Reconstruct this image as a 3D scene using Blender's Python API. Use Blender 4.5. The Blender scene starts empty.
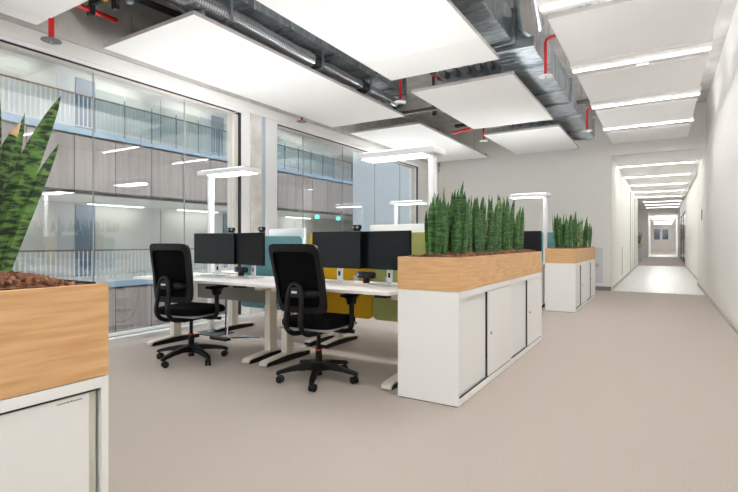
import bpy, bmesh, math, random
from mathutils import Vector, Matrix
random.seed(7)
S = bpy.context.scene
COL = S.collection
PI = math.pi

# ------------------------------------------------------------------ materials
def lin(c):
    c = c / 255.0
    return c / 12.92 if c <= 0.04045 else ((c + 0.055) / 1.055) ** 2.4
def rgb(r, g, b): return (lin(r), lin(g), lin(b), 1)

def mat(name, col, rough=0.5, metal=0.0, spec=0.5, col2=None, scale=(1, 1, 1), nscale=5.0, detail=4.0,
        bump=0.0, ramp=(0.35, 0.65), sheen=0.0, bscale=None):
    m = bpy.data.materials.new(name); m.use_nodes = True
    nt = m.node_tree; N = nt.nodes; L = nt.links
    b = N['Principled BSDF']
    b.inputs['Base Color'].default_value = col
    b.inputs['Roughness'].default_value = rough
    b.inputs['Metallic'].default_value = metal
    b.inputs['Specular IOR Level'].default_value = spec
    if sheen: b.inputs['Sheen Weight'].default_value = sheen
    if col2 or bump:
        tc = N.new('ShaderNodeTexCoord'); mp = N.new('ShaderNodeMapping')
        mp.inputs['Scale'].default_value = scale
        L.new(tc.outputs['Object'], mp.inputs['Vector'])
        nz = N.new('ShaderNodeTexNoise'); nz.inputs['Scale'].default_value = nscale
        nz.inputs['Detail'].default_value = detail
        L.new(mp.outputs['Vector'], nz.inputs['Vector'])
        if col2:
            r = N.new('ShaderNodeValToRGB')
            r.color_ramp.elements[0].position = ramp[0]; r.color_ramp.elements[1].position = ramp[1]
            r.color_ramp.elements[0].color = col; r.color_ramp.elements[1].color = col2
            L.new(nz.outputs['Fac'], r.inputs['Fac']); L.new(r.outputs['Color'], b.inputs['Base Color'])
        if bump:
            bp = N.new('ShaderNodeBump'); bp.inputs['Strength'].default_value = bump
            bp.inputs['Distance'].default_value = 0.01
            L.new(nz.outputs['Fac'], bp.inputs['Height']); L.new(bp.outputs['Normal'], b.inputs['Normal'])
    return m

def emit(name, col, st):
    m = bpy.data.materials.new(name); m.use_nodes = True
    nt = m.node_tree; nt.nodes.clear()
    e = nt.nodes.new('ShaderNodeEmission'); e.inputs[0].default_value = col; e.inputs[1].default_value = st
    o = nt.nodes.new('ShaderNodeOutputMaterial'); nt.links.new(e.outputs[0], o.inputs[0])
    return m

def glass_mat(name, tint=(0.93, 0.96, 0.96, 1), base=0.06, top=0.9):
    m = bpy.data.materials.new(name); m.use_nodes = True
    nt = m.node_tree; N = nt.nodes; L = nt.links; N.clear()
    t = N.new('ShaderNodeBsdfTransparent'); t.inputs[0].default_value = tint
    g = N.new('ShaderNodeBsdfGlossy'); g.inputs['Roughness'].default_value = 0.0
    lw = N.new('ShaderNodeLayerWeight'); lw.inputs['Blend'].default_value = 0.5
    pw = N.new('ShaderNodeMath'); pw.operation = 'POWER'; pw.inputs[1].default_value = 4.0
    ma = N.new('ShaderNodeMath'); ma.operation = 'MULTIPLY_ADD'; ma.inputs[1].default_value = top - base; ma.inputs[2].default_value = base
    mx = N.new('ShaderNodeMixShader'); o = N.new('ShaderNodeOutputMaterial')
    L.new(lw.outputs['Facing'], pw.inputs[0]); L.new(pw.outputs[0], ma.inputs[0]); L.new(ma.outputs[0], mx.inputs[0])
    L.new(t.outputs[0], mx.inputs[1]); L.new(g.outputs[0], mx.inputs[2]); L.new(mx.outputs[0], o.inputs[0])
    return m

def board_mat(name, c1, c2, width, axis='Y'):
    """vertical cladding boards with thin joints"""
    m = mat(name, c1, 0.55, col2=c2, scale=(3, 3, 0.15) if axis == 'Y' else (1, 1, 1), nscale=3)
    nt = m.node_tree; N = nt.nodes; L = nt.links; b = N['Principled BSDF']
    src = b.inputs['Base Color'].links[0].from_socket
    tc = N.new('ShaderNodeTexCoord'); sp = N.new('ShaderNodeSeparateXYZ'); L.new(tc.outputs['Object'], sp.inputs[0])
    d = N.new('ShaderNodeMath'); d.operation = 'DIVIDE'; d.inputs[1].default_value = width; L.new(sp.outputs[axis], d.inputs[0])
    fr = N.new('ShaderNodeMath'); fr.operation = 'FRACT'; L.new(d.outputs[0], fr.inputs[0])
    lt = N.new('ShaderNodeMath'); lt.operation = 'LESS_THAN'; lt.inputs[1].default_value = 0.025; L.new(fr.outputs[0], lt.inputs[0])
    fl = N.new('ShaderNodeMath'); fl.operation = 'FLOOR'; L.new(d.outputs[0], fl.inputs[0])
    wn = N.new('ShaderNodeTexWhiteNoise'); wn.noise_dimensions = '1D'; L.new(fl.outputs[0], wn.inputs['W'])
    hsv = N.new('ShaderNodeHueSaturation'); L.new(src, hsv.inputs['Color'])
    mr = N.new('ShaderNodeMapRange'); mr.inputs['To Min'].default_value = 0.88; mr.inputs['To Max'].default_value = 1.1
    L.new(wn.outputs['Value'], mr.inputs['Value']); L.new(mr.outputs[0], hsv.inputs['Value'])
    mx = N.new('ShaderNodeMix'); mx.data_type = 'RGBA'
    L.new(lt.outputs[0], mx.inputs['Factor']); L.new(hsv.outputs[0], mx.inputs['A']); mx.inputs['B'].default_value = rgb(70, 62, 58)
    L.new(mx.outputs['Result'], b.inputs['Base Color'])
    return m

M = {}
M['carpet'] = mat('carpet_weave', rgb(166, 156, 148), 0.95, spec=0.1, col2=rgb(202, 191, 182), nscale=210, detail=2, bump=0.06, ramp=(0.36, 0.64))
M['tile'] = mat('corridor_tile', rgb(206, 206, 202), 0.28, col2=rgb(222, 222, 219), nscale=2, scale=(6, 1, 1))
M['wall'] = mat('wall_paint', rgb(232, 230, 226), 0.75, spec=0.25, bump=0.04, nscale=120)
M['corr_wall'] = mat('corridor_paint', rgb(240, 239, 234), 0.6, spec=0.3)
M['plaster'] = mat('plaster_band', rgb(222, 221, 218), 0.7, bump=0.05, nscale=60)
M['concrete'] = mat('raw_concrete', rgb(186, 183, 178), 0.85, col2=rgb(216, 213, 208), nscale=4, detail=9, bump=0.25, ramp=(0.3, 0.7))
M['frame'] = mat('window_frame_paint', rgb(222, 223, 224), 0.4)
M['frame_in'] = mat('window_reveal', rgb(196, 190, 182), 0.45)
M['gasket'] = mat('black_gasket', rgb(28, 28, 30), 0.6)
M['jamb'] = mat('blue_grey_jamb', rgb(170, 182, 196), 0.5)
M['glass'] = glass_mat('window_glass', base=0.12, top=0.7)
M['clear'] = glass_mat('balustrade_glass', (0.88, 0.94, 0.95, 1), 0.05, 0.5)
M['panel'] = mat('ceiling_board', rgb(240, 240, 239), 0.8, spec=0.2)
M['alu'] = mat('aluminium_edge', rgb(196, 192, 188), 0.4, metal=0.2)
M['strip'] = mat('light_housing', rgb(232, 231, 228), 0.4)
M['galv'] = mat('galvanised_steel', rgb(150, 158, 164), 0.33, metal=0.9, col2=rgb(196, 202, 206), nscale=6, detail=6, scale=(1, 3, 1), bump=0.08)
M['galv_dark'] = mat('dull_galvanised_steel', rgb(134, 143, 149), 0.42, metal=0.55, col2=rgb(164, 172, 178), nscale=5, scale=(1, 3, 1))
M['flex'] = mat('foil_flex_duct', rgb(186, 190, 194), 0.22, metal=0.95)
M['steel_dark'] = mat('dark_steel', rgb(58, 60, 62), 0.5, metal=0.6)
M['red'] = mat('red_sprinkler_pipe', rgb(206, 26, 30), 0.4)
M['disc'] = mat('white_disc', rgb(228, 230, 230), 0.4)
M['disc_grey'] = mat('grey_disc', rgb(120, 128, 134), 0.4, metal=0.6)
M['yellow_cap'] = mat('yellow_cap', rgb(236, 178, 30), 0.5)
M['cable'] = mat('black_cable', rgb(22, 22, 24), 0.6)
M['cable_brown'] = mat('brown_tray', rgb(96, 86, 78), 0.6, metal=0.3)
M['wood'] = mat('oak_veneer', rgb(208, 158, 106), 0.5, col2=rgb(232, 190, 138), scale=(2.2, 2.2, 32), nscale=2.2, detail=7, bump=0.05, ramp=(0.3, 0.72))
M['lam'] = mat('white_laminate', rgb(243, 244, 242), 0.45)
M['lam2'] = mat('white_door_laminate', rgb(241, 242, 240), 0.4)
M['recess'] = mat('door_edge_beige', rgb(206, 206, 192), 0.5)
M['gap'] = mat('shadow_gap_rubber', rgb(46, 44, 42), 0.7)
M['liner'] = mat('black_planter_liner', rgb(34, 33, 36), 0.5)
M['clay'] = mat('expanded_clay', rgb(104, 70, 54), 0.95, spec=0.1, col2=rgb(160, 116, 92), nscale=45, bump=0.4)
M['lock'] = mat('brass_lock', rgb(196, 180, 148), 0.3, metal=0.8)
M['desk'] = mat('desk_top_white', rgb(232, 230, 226), 0.4)
M['leg'] = mat('desk_leg_cream', rgb(226, 218, 206), 0.45)
M['plastic'] = mat('black_plastic', rgb(11, 11, 12), 0.5, spec=0.3)
M['mesh'] = mat('black_mesh_fabric', rgb(9, 9, 10), 0.9, spec=0.1, bump=0.3, nscale=300)
M['seat'] = mat('black_seat_fabric', rgb(9, 9, 10), 0.95, spec=0.1, bump=0.3, nscale=220)
M['ring'] = mat('red_ring', rgb(190, 60, 36), 0.5)
M['tag'] = mat('pale_tag', rgb(208, 206, 202), 0.5)
M['screen'] = mat('monitor_screen', rgb(12, 17, 21), 0.35, spec=0.22)
M['bezel'] = mat('monitor_bezel', rgb(16, 17, 18), 0.5, spec=0.25)
M['silver'] = mat('monitor_silver', rgb(224, 225, 228), 0.4)
M['stand'] = mat('monitor_stand_grey', rgb(196, 197, 198), 0.4, metal=0.3)
M['teal'] = mat('teal_felt', rgb(112, 164, 174), 0.95, spec=0.1, col2=rgb(122, 174, 184), nscale=90)
M['teal_edge'] = mat('pale_screen_edge', rgb(206, 214, 212), 0.7)
M['yellow'] = mat('yellow_felt', rgb(206, 160, 34), 0.95, spec=0.1, col2=rgb(214, 170, 44), nscale=90)
M['olive'] = mat('olive_felt', rgb(172, 178, 110), 0.95, spec=0.1, col2=rgb(178, 184, 118), nscale=90)
M['grey_felt'] = mat('grey_modesty', rgb(132, 128, 122), 0.8)
M['lamp_body'] = mat('lamp_white', rgb(234, 235, 236), 0.35)
M['lamp_base'] = mat('lamp_base_grey', rgb(74, 76, 78), 0.5, metal=0.3)
M['blue_led'] = emit('usb_blue', rgb(110, 160, 230), 0.25)
M['taupe'] = board_mat('taupe_cladding', rgb(158, 146, 141), rgb(176, 164, 159), 1.1)
M['blue'] = mat('blue_fascia', rgb(170, 198, 222), 0.5)
M['blue_wall'] = board_mat('pale_blue_cladding', rgb(206, 217, 227), rgb(210, 221, 231), 40.0, 'X')
M['blue_door'] = mat('blue_door', rgb(122, 138, 156), 0.5)
M['rail_wood'] = mat('rail_wood', rgb(140, 112, 90), 0.5)
M['baluster'] = mat('baluster_pale_blue', rgb(214, 224, 232), 0.4)
M['gal_wall'] = mat('gallery_wall', rgb(206, 205, 198), 0.6, col2=rgb(214, 213, 207), nscale=1.2)
M['gal_white'] = mat('gallery_soffit', rgb(226, 226, 222), 0.7)
M['baseb'] = mat('baseboard_taupe', rgb(128, 118, 110), 0.6)
M['baseb_l'] = mat('baseboard_pale', rgb(186, 180, 174), 0.5)
M['hatch'] = mat('hatch_grey', rgb(206, 208, 212), 0.5)
M['slotm'] = mat('slot_grey', rgb(150, 150, 150), 0.5)
M['dark_glass'] = mat('dark_window', rgb(60, 76, 92), 0.1)
M['post'] = mat('balustrade_post', rgb(112, 122, 130), 0.4, metal=0.4)
M['green'] = emit('exit_green', rgb(70, 225, 195), 1.2)
M['ink'] = mat('grey_print', rgb(150, 150, 150), 0.7)
M['dry'] = mat('dry_leaf_tip', rgb(206, 176, 136), 0.8)
LED = 1.0
M['led_strip'] = emit('led_strip', (0.985, 0.99, 1, 1), 22 * LED)
M['strip_up'] = emit('strip_uplight', (0.985, 0.99, 1, 1), 5)
M['led_far_fill'] = emit('far_passage_fill', (1, 1, 1, 1), 60)  # strong emission for the added far passage lights
M['led_lobby'] = emit('led_lobby', (1, 1, 1, 1), 22)
M['led_corr'] = emit('led_corridor', (1, 0.99, 0.97, 1), 19 * LED)
M['led_down'] = emit('lamp_diffuser', (0.985, 0.99, 1, 1), 9 * LED)
M['led_up'] = emit('lamp_uplight', (0.985, 0.99, 1, 1), 19 * LED)
M['led_gal'] = emit('gallery_strip', (1, 0.985, 0.95, 1), 6)

def leaf_mat(name, dark, light, sc):
    m = mat(name, dark, 0.42, spec=0.45, col2=light, scale=sc, nscale=1.0, detail=3.0, ramp=(0.42, 0.58))
    nt = m.node_tree; N = nt.nodes; L = nt.links
    oi = N.new('ShaderNodeObjectInfo')
    ad = N.new('ShaderNodeVectorMath'); ad.operation = 'ADD'
    mp = [n for n in N if n.type == 'MAPPING'][0]; nz = [n for n in N if n.type == 'TEX_NOISE'][0]
    sc_ = N.new('ShaderNodeVectorMath'); sc_.operation = 'SCALE'; sc_.inputs['Scale'].default_value = 1.0
    cb = N.new('ShaderNodeCombineXYZ'); mu = N.new('ShaderNodeMath'); mu.operation = 'MULTIPLY'; mu.inputs[1].default_value = 90
    L.new(oi.outputs['Random'], mu.inputs[0]); L.new(mu.outputs[0], cb.inputs[2])
    L.new(mp.outputs[0], ad.inputs[0]); L.new(cb.outputs[0], ad.inputs[1]); L.new(ad.outputs[0], nz.inputs['Vector'])
    return m
M['leaf'] = leaf_mat('snake_plant_leaf', rgb(30, 66, 32), rgb(76, 120, 58), (14, 14, 70))
M['leaf_big'] = leaf_mat('snake_plant_leaf_close', rgb(16, 40, 18), rgb(92, 132, 58), (30, 30, 95))
M['leaf_pale'] = leaf_mat('snake_plant_leaf_pale', rgb(64, 98, 56), rgb(146, 170, 106), (14, 14, 40))

# ------------------------------------------------------------------ mesh helpers
class MB:
    def __init__(s): s.bm = bmesh.new()
    def _xf(s, vs, rz, piv, off=(0, 0, 0)):
        pass
    def box(s, x0, x1, y0, y1, z0, z1, b=0.0, seg=2, mtx=None):
        r = bmesh.ops.create_cube(s.bm, size=1.0); vs = r['verts']
        for v in vs:
            v.co = Vector(((x0 + x1) / 2 + v.co.x * (x1 - x0), (y0 + y1) / 2 + v.co.y * (y1 - y0), (z0 + z1) / 2 + v.co.z * (z1 - z0)))
        if b > 0:
            es = list({e for v in vs for e in v.link_edges})
            rr = bmesh.ops.bevel(s.bm, geom=es, offset=b, segments=seg, affect='EDGES', profile=0.5)
            vs = list({v for f in rr['faces'] for v in f.verts} | {v for v in vs if v.is_valid})
        if mtx is not None:
            for v in vs: v.co = mtx @ v.co
        return s
    def ring(s, c, u, w, r, n):
        return [s.bm.verts.new(c + u * (math.cos(2 * PI * k / n) * r) + w * (math.sin(2 * PI * k / n) * r)) for k in range(n)]
    def tube(s, pts, r, n=10, cap=True, sx=1.0):
        pts = [Vector(p) for p in pts]; rs = r if isinstance(r, (list, tuple)) else [r] * len(pts)
        prev = None; u = None
        for i, p in enumerate(pts):
            a = pts[max(i - 1, 0)]; b = pts[min(i + 1, len(pts) - 1)]
            t = (b - a).normalized()
            if u is None:
                ref = Vector((0, 0, 1)) if abs(t.z) < 0.9 else Vector((1, 0, 0))
                u = t.cross(ref).normalized()
            else:
                u = (u - t * u.dot(t)).normalized()
            w = t.cross(u)
            rg = s.ring(p, u * sx, w, rs[i], n)
            if prev:
                for k in range(n):
                    s.bm.faces.new((prev[k], prev[(k + 1) % n], rg[(k + 1) % n], rg[k]))
            elif cap: s.bm.faces.new(rg[::-1])
            prev = rg
        if cap: s.bm.faces.new(prev)
        return s
    def cyl(s, p0, p1, r, n=14): return s.tube([p0, p1], r, n)
    def loft(s, rings, close=True, cap=True):
        prev = None; first = None
        for rg in rings:
            vs = [s.bm.verts.new(Vector(p)) for p in rg]
            if prev:
                n = len(vs)
                for k in range(n if close else n - 1):
                    s.bm.faces.new((prev[k], prev[(k + 1) % n], vs[(k + 1) % n], vs[k]))
            else: first = vs
            prev = vs
        if cap:
            s.bm.faces.new(first[::-1]); s.bm.faces.new(prev)
        return s
    def prism(s, poly, axis, a, b):
        """polygon (2D) extruded along axis 'x','y','z'"""
        def mk(p, q):
            return {'x': (q, p[0], p[1]), 'y': (p[0], q, p[1]), 'z': (p[0], p[1], q)}[axis]
        return s.loft([[mk(p, a) for p in poly], [mk(p, b) for p in poly]])
    def xf(s, m):
        for v in s.bm.verts: v.co = m @ v.co
        return s
    def build(s, name, m, parent=None, smooth=False, label=None):
        bmesh.ops.recalc_face_normals(s.bm, faces=s.bm.faces[:])
        me = bpy.data.meshes.new(name); s.bm.to_mesh(me); s.bm.free()
        if smooth:
            for p in me.polygons: p.use_smooth = True
            try: me.set_sharp_from_angle(angle=math.radians(42))
            except Exception: pass
        me.materials.append(m)
        o = bpy.data.objects.new(name, me); COL.objects.link(o)
        if parent: o.parent = parent
        if label: o['label'] = label
        return o

def tag(o, label, cat, group=None, kind=None):
    o['label'] = label; o['category'] = cat
    if group: o['group'] = group
    if kind: o['kind'] = kind
    return o
def thing(name, label, cat, loc=(0, 0, 0), rz=0.0, group=None):
    o = bpy.data.objects.new(name, None); COL.objects.link(o)
    o.location = loc; o.rotation_euler = (0, 0, rz); o.empty_display_size = 0.1
    return tag(o, label, cat, group)
def kids(o): return [c for c in bpy.data.objects if c.parent == o]
def dup(o, loc=None, rz=None, label=None, group=None, parent=None):
    c = o.copy(); COL.objects.link(c)
    if parent is not None: c.parent = parent
    if loc is not None: c.location = loc
    if rz is not None: c.rotation_euler = (0, 0, rz)
    if label: c['label'] = label
    if group: c['group'] = group
    for k in kids(o): dup(k, parent=c)
    return c
def struct(o): o['kind'] = 'structure'; return o
def sbox(name, x0, x1, y0, y1, z0, z1, m, parent=None, b=0):
    o = MB().box(x0, x1, y0, y1, z0, z1, b).build(name, m, parent)
    if parent is None: struct(o)
    return o
def srt(name):
    o = bpy.data.objects.new(name, None); COL.objects.link(o); return struct(o)

# ------------------------------------------------------------------ camera
cam = bpy.data.cameras.new('camera'); co = bpy.data.objects.new('camera', cam); COL.objects.link(co)
yaw = math.atan((663 - 369) / 480.0)
co.location = (0, 0, 1.1); co.rotation_euler = (PI / 2, 0, yaw)
cam.sensor_width = 36; cam.lens = 36 * 480 / 738; cam.shift_y = -4 / 738; cam.clip_start = 0.02; cam.clip_end = 200
S.camera = co

XG = -5.25            # glass plane
XR = 0.76             # right wall
YF = 12.1             # far wall
# ------------------------------------------------------------------ room shell
sbox('floor', XG - 0.2, XR + 0.1, -5, YF, -0.2, 0, M['carpet'])
sbox('floor_corridor', -1.2, 1.0, YF, 25.7, -0.2, 0, M['tile'])
sbox('floor_lobby', -5, 1.2, 25.7, 41, -0.2, 0, M['carpet'])
sbox('floor_passage', -1.2, 1.2, 41, 49, -0.2, 0, M['tile'])
sbox('floor_end', -4, 4, 49, 70, -0.2, 0, M['carpet'])
sbox('ceiling', XG - 0.4, XR + 0.2, -5, YF + 0.2, 4.0, 4.25, M['concrete'])
sbox('wall_right', XR, XR + 0.2, -5, 15.0, 0, 4.0, M['wall'])
sbox('wall_back', XG - 0.2, XR + 0.2, -5.2, -5, 0, 4.0, M['wall'])
w = srt('wall_far')
sbox('wall_panel', XG - 0.2, -1.0, YF, YF + 0.2, 0, 4.0, M['wall'], w)
sbox('lintel', -1.0, XR, YF, YF + 0.2, 3.05, 4.0, M['wall'], w)
struct(sbox('wall_corridor_left', -1.2, -1.0, YF + 0.2, 25.7, 0, 3.2, M['corr_wall']))
struct(sbox('wall_corridor_right', 0.85, 1.05, 15.0, 25.7, 0, 3.2, M['corr_wall']))
sbox('wall_corridor_return', XR, 1.05, 14.98, 15.02, 0, 3.2, M['corr_wall'])
sbox('ceiling_corridor', -1.0, 0.83, YF + 0.2, 25.7, 3.05, 3.2, M['panel'])
sbox('trim_1', 0.83, 0.86, YF + 0.2, 25.7, 3.12, 3.2, M['baseb'])
# lobby and passage beyond
sbox('ceiling_lobby', -5, 1.2, 25.7, 41, 3.5, 3.6, M['panel'])
sbox('wall_lobby_right', 1.0, 1.2, 25.7, 41, 0, 3.5, M['corr_wall'])
sbox('wall_lobby_left', -5, -4.8, 25.7, 41, 0, 3.5, M['wall'])
w = srt('wall_lobby_near')
sbox('lintel', -1.0, 0.85, 25.7, 25.9, 3.2, 3.5, M['wall'], w); sbox('wall_panel', -5, -1.2, 25.5, 25.7, 0, 3.5, M['wall'], w)
w = srt('wall_lobby_end')
sbox('wall_panel', -5, -0.95, 41, 41.2, 0, 3.5, M['wall'], w); sbox('wall_panel', 0.95, 1.2, 41, 41.2, 0, 3.5, M['wall'], w)
sbox('lintel', -0.95, 0.95, 41, 41.2, 3.25, 3.5, M['wall'], w)
sbox('wall_passage_left', -1.15, -0.95, 41.2, 49, 0, 3.25, M['corr_wall'])
sbox('wall_passage_right', 0.95, 1.15, 41.2, 49, 0, 3.25, M['corr_wall'])
sbox('ceiling_passage', -1.0, 1.0, 41.2, 49, 3.25, 3.35, M['panel'])
sbox('ceiling_end', -4, 4, 49, 70.2, 3.25, 3.35, M['panel'])
sbox('wall_end', -4, 4, 70, 70.2, 0, 3.25, M['wall'])
sbox('wall_end_left', -4.2, -4, 49, 70, 0, 3.25, M['wall']); sbox('wall_end_right', 4, 4.2, 49, 70, 0, 3.25, M['wall'])
for k, (x0, x1) in enumerate([(-0.95, -0.33), (-0.05, 0.55)]):
    wn = srt('window_%d' % (k + 3))
    MB().box(x0 - 0.06, x1 + 0.06, 69.9, 70, 1.35, 2.75).build('window_frame', M['frame'], wn)
    MB().box(x0, x1, 69.86, 69.9, 1.42, 2.68).build('glass_pane', M['dark_glass'], wn)
# glazed doors on the lobby's right side
for k, y in enumerate((26.4, 29.2, 32.0, 35.0)):
    d = srt('door_%d' % (k + 1))
    MB().box(0.96, 1.0, y, y + 0.06, 0, 2.7).box(0.96, 1.0, y + 2.2, y + 2.26, 0, 2.7).box(0.96, 1.0, y + 0.06, y + 2.2, 2.6, 2.7).build('door_frame', M['steel_dark'], d)
    MB().box(0.975, 0.995, y + 0.06, y + 2.2, 0.02, 2.6).build('glass_pane', mat('lobby_glass', rgb(150, 158, 160), 0.1), d)
# doors in the corridor's left wall
for k, y in enumerate((19.6, 22.6)):
    d = srt('door_%d' % (k + 5))
    MB().box(-1.0, -0.985, y, y + 0.05, 0, 2.9).box(-1.0, -0.985, y + 1.1, y + 1.15, 0, 2.9).build('door_frame', M['slotm'], d)
    MB().box(-1.0, -0.99, y + 0.05, y + 1.1, 0.0, 2.9).build('door_leaf', M['corr_wall'], d)
# baseboards
sbox('baseboard_far', XG, -1.0, YF - 0.012, YF, 0, 0.09, M['baseb'])
sbox('baseboard_right', XR - 0.012, XR, -5, 15, 0, 0.06, M['baseb_l'])
sbox('baseboard_corridor_left', -1.0, -0.988, YF + 0.2, 25.7, 0, 0.06, M['baseb_l'])
sbox('baseboard_corridor_right', 0.838, 0.85, 15.02, 25.7, 0, 0.06, M['baseb_l'])
# hatch, slot, switch
t = thing('wall_hatch', 'flat pale grey service hatch low on the far wall beside the corridor opening', 'hatch', (-1.29, YF, 0.17))
MB().box(-0.12, 0.12, -0.012, 0, 0, 0.80, 0.003).build('hatch_panel', M['hatch'], t)
MB().cyl((-0.0, -0.03, 0.40), (-0.0, -0.012, 0.40), 0.045, 20).build('knob', M['lock'], t, True)
tag(MB().box(-1.0, -0.99, 15.45, 15.53, 0.16, 0.96, 0.002).build('grip_slot', M['slotm']), 'narrow vertical grey pull slot in the white corridor left wall', 'pull slot')
t = thing('light_switch', 'small grey light switch on the white right wall near corridor', 'light switch', (XR, 13.3, 1.6))
MB().box(-0.012, 0, -0.06, 0.06, 0, 0.24, 0.003).build('switch_plate', M['slotm'], t)
MB().box(-0.018, -0.012, -0.03, 0.03, 0.05, 0.19, 0.002).build('rocker', M['hatch'], t)

# left wall: header, band, jambs, windows
w = srt('wall_left')
sbox('plaster_band', XG - 0.2, -5.16, -5, YF, 3.0, 3.14, M['plaster'], w)
sbox('concrete_header', XG - 0.2, -5.15, -5, YF, 3.146, 4.0, M['concrete'], w)
sbox('plaster_pier', XG - 0.2, -5.2, 10.86, YF, 0.0, 3.0, M['wall'], w)
sbox('concrete_column', -5.5, -5.17, 5.11, 5.34, 0.0, 3.0, M['concrete'], w)
sbox('side_jamb', -5.5, -5.19, 5.34, 5.43, 0.0, 3.0, M['jamb'], w)
sbox('window_sill', XG - 0.2, -5.08, -5, YF, 0, 0.045, M['frame'], w)
sbox('sill_lip', XG - 0.05, -5.19, -5, YF, 0.045, 0.06, M['alu'], w)
JO = {1: [-5.0, -3.03, -1.85, -0.67, 0.51, 1.69, 2.87, 4.03, 4.83], 2: [5.72, 6.42, 7.61, 8.82, 9.96, 10.74]}
for k, js in JO.items():
    y0, y1 = js[0], js[-1]
    wn = srt('window_%d' % k)
    fr = MB()
    fr.box(XG - 0.12, -5.18, y0 - 0.18, y0 - 0.03, 0.05, 3.0)
    if k == 1: fr.box(XG - 0.12, -5.18, y1 + 0.11, y1 + 0.28, 0.05, 3.0)
    else: fr.box(XG - 0.12, -5.18, y1 + 0.05, y1 + 0.12, 0.05, 3.0)
    if k == 2: fr.box(XG - 0.12, -5.18, 5.43, 5.545, 0.05, 3.0)
    fr.box(XG - 0.12, -5.18, y0 - 0.03, y1 + 0.11 if k == 1 else y1 + 0.05, 2.965, 3.0)
    fr.build('window_frame', M['frame'], wn)
    MB().box(XG - 0.1, -5.21, y1, y1 + (0.07 if k == 1 else 0.012), 0.06, 2.93).box(XG - 0.1, -5.21, y0 - 0.03, y1, 2.93, 2.95).build('window_reveal', M['frame_in'], wn)
    g = MB().box(XG - 0.1, -5.19, y1 + (0.07 if k == 1 else 0.012), y1 + (0.11 if k == 1 else 0.05), 0.06, 2.96).box(XG - 0.1, -5.195, y0 - 0.03, y1, 2.95, 2.965)
    if k == 2: g.box(XG - 0.1, -5.2, 5.545, 5.57, 0.05, 3.0)
    g.build('gasket', M['gasket'], wn)
    for a, b_ in zip(js[:-1], js[1:]):
        MB().box(XG - 0.012, XG, a + 0.005, b_ - 0.005, 0.06, 2.93).build('glass_pane', M['glass'], wn)
    jm = MB()
    for a in js[1:-1]: jm.box(XG - 0.014, XG + 0.002, a - 0.005, a + 0.005, 0.06, 2.93)
    jm.build('glass_joint', M['slotm'], wn)

# ------------------------------------------------------------------ atrium and the galleries opposite
GX = -13.0
GY0, GY1, GYE = -6.0, 19.7, 28.0
sbox('floor_atrium', GX - 3, XG - 0.4, GY0, GY1, -4.7, -4.5, M['gal_wall'])
sbox('wall_atrium_end', GX, XG - 0.2, GY1, GY1 + 0.2, -4.5, 9.0, M['blue_wall'])
sbox('wall_atrium_near', XG - 0.2, XG - 0.02, -5, YF, -4.5, -0.05, M['taupe'])
sbox('wall_atrium_upper', XG - 0.4, XG - 0.2, -5, YF + 6, 4.0, 9.0, M['taupe'])
sbox('wall_atrium_side', XG - 0.4, XG - 0.2, YF, GY1, -4.5, 4.0, M['blue_wall'])
for nm, z in (('lower', 0.0), ('upper', 4.07)):
    sbox('floor_gallery_' + nm, GX - 3, GX, GY0, GYE, z - 0.2, z, M['gal_white'])
    sbox('trim_fascia_' + nm, GX, GX + 0.03, GY0, GY1, z - 0.15, z + 0.01, M['blue'])
    w = srt('wall_gallery_' + nm)
    sbox('wall_panel', GX - 3.2, GX - 3, GY0, GYE, z, z + 2.5, M['gal_wall'], w)
    sbox('end_panel', GX - 3, GX, GYE, GYE + 0.2, z, z + 2.5, M['gal_wall'], w); sbox('side_panel', GX - 0.1, GX, GY1 + 0.2, GYE, z, z + 2.5, M['gal_wall'], w)
    for y in (8.16, 14.2) if nm == 'lower' else (8.16, 13.6):
        MB().box(GX - 3, GX - 2.96, y, y + 0.62, z, z + 2.3).build('door_leaf', M['blue_door'], w)
        MB().box(GX - 3, GX - 2.97, y - 0.55, y - 0.05, z, z + 2.3).build('side_light', M['hatch'], w)
    MB().box(GX - 3, GX - 2.985, 4.7, 4.74, z, z + 2.3).box(GX - 3, GX - 2.985, 11.2, 11.23, z, z + 2.3).box(GX - 3, GX - 2.985, 16.2, 16.23, z, z + 2.3).build('wall_joint', M['slotm'], w)
sbox('ceiling_gallery_lower', GX - 3, GX, GY0, GYE, 2.36, 2.46, M['gal_white'])
sbox('ceiling_gallery_upper', GX - 3, GX, GY0, GYE, 6.6, 6.75, M['gal_white'])
sbox('trim_spandrel_upper', GX - 0.1, GX, GY0, GY1, 2.36, 3.92, M['taupe'])
sbox('trim_spandrel_lower', GX - 0.1, GX, GY0, GY1, -4.5, -0.15, M['taupe'])
sbox('trim_spandrel_top', GX - 0.1, GX, GY0, GY1, 6.6, 9.0, M['taupe'])
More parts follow.
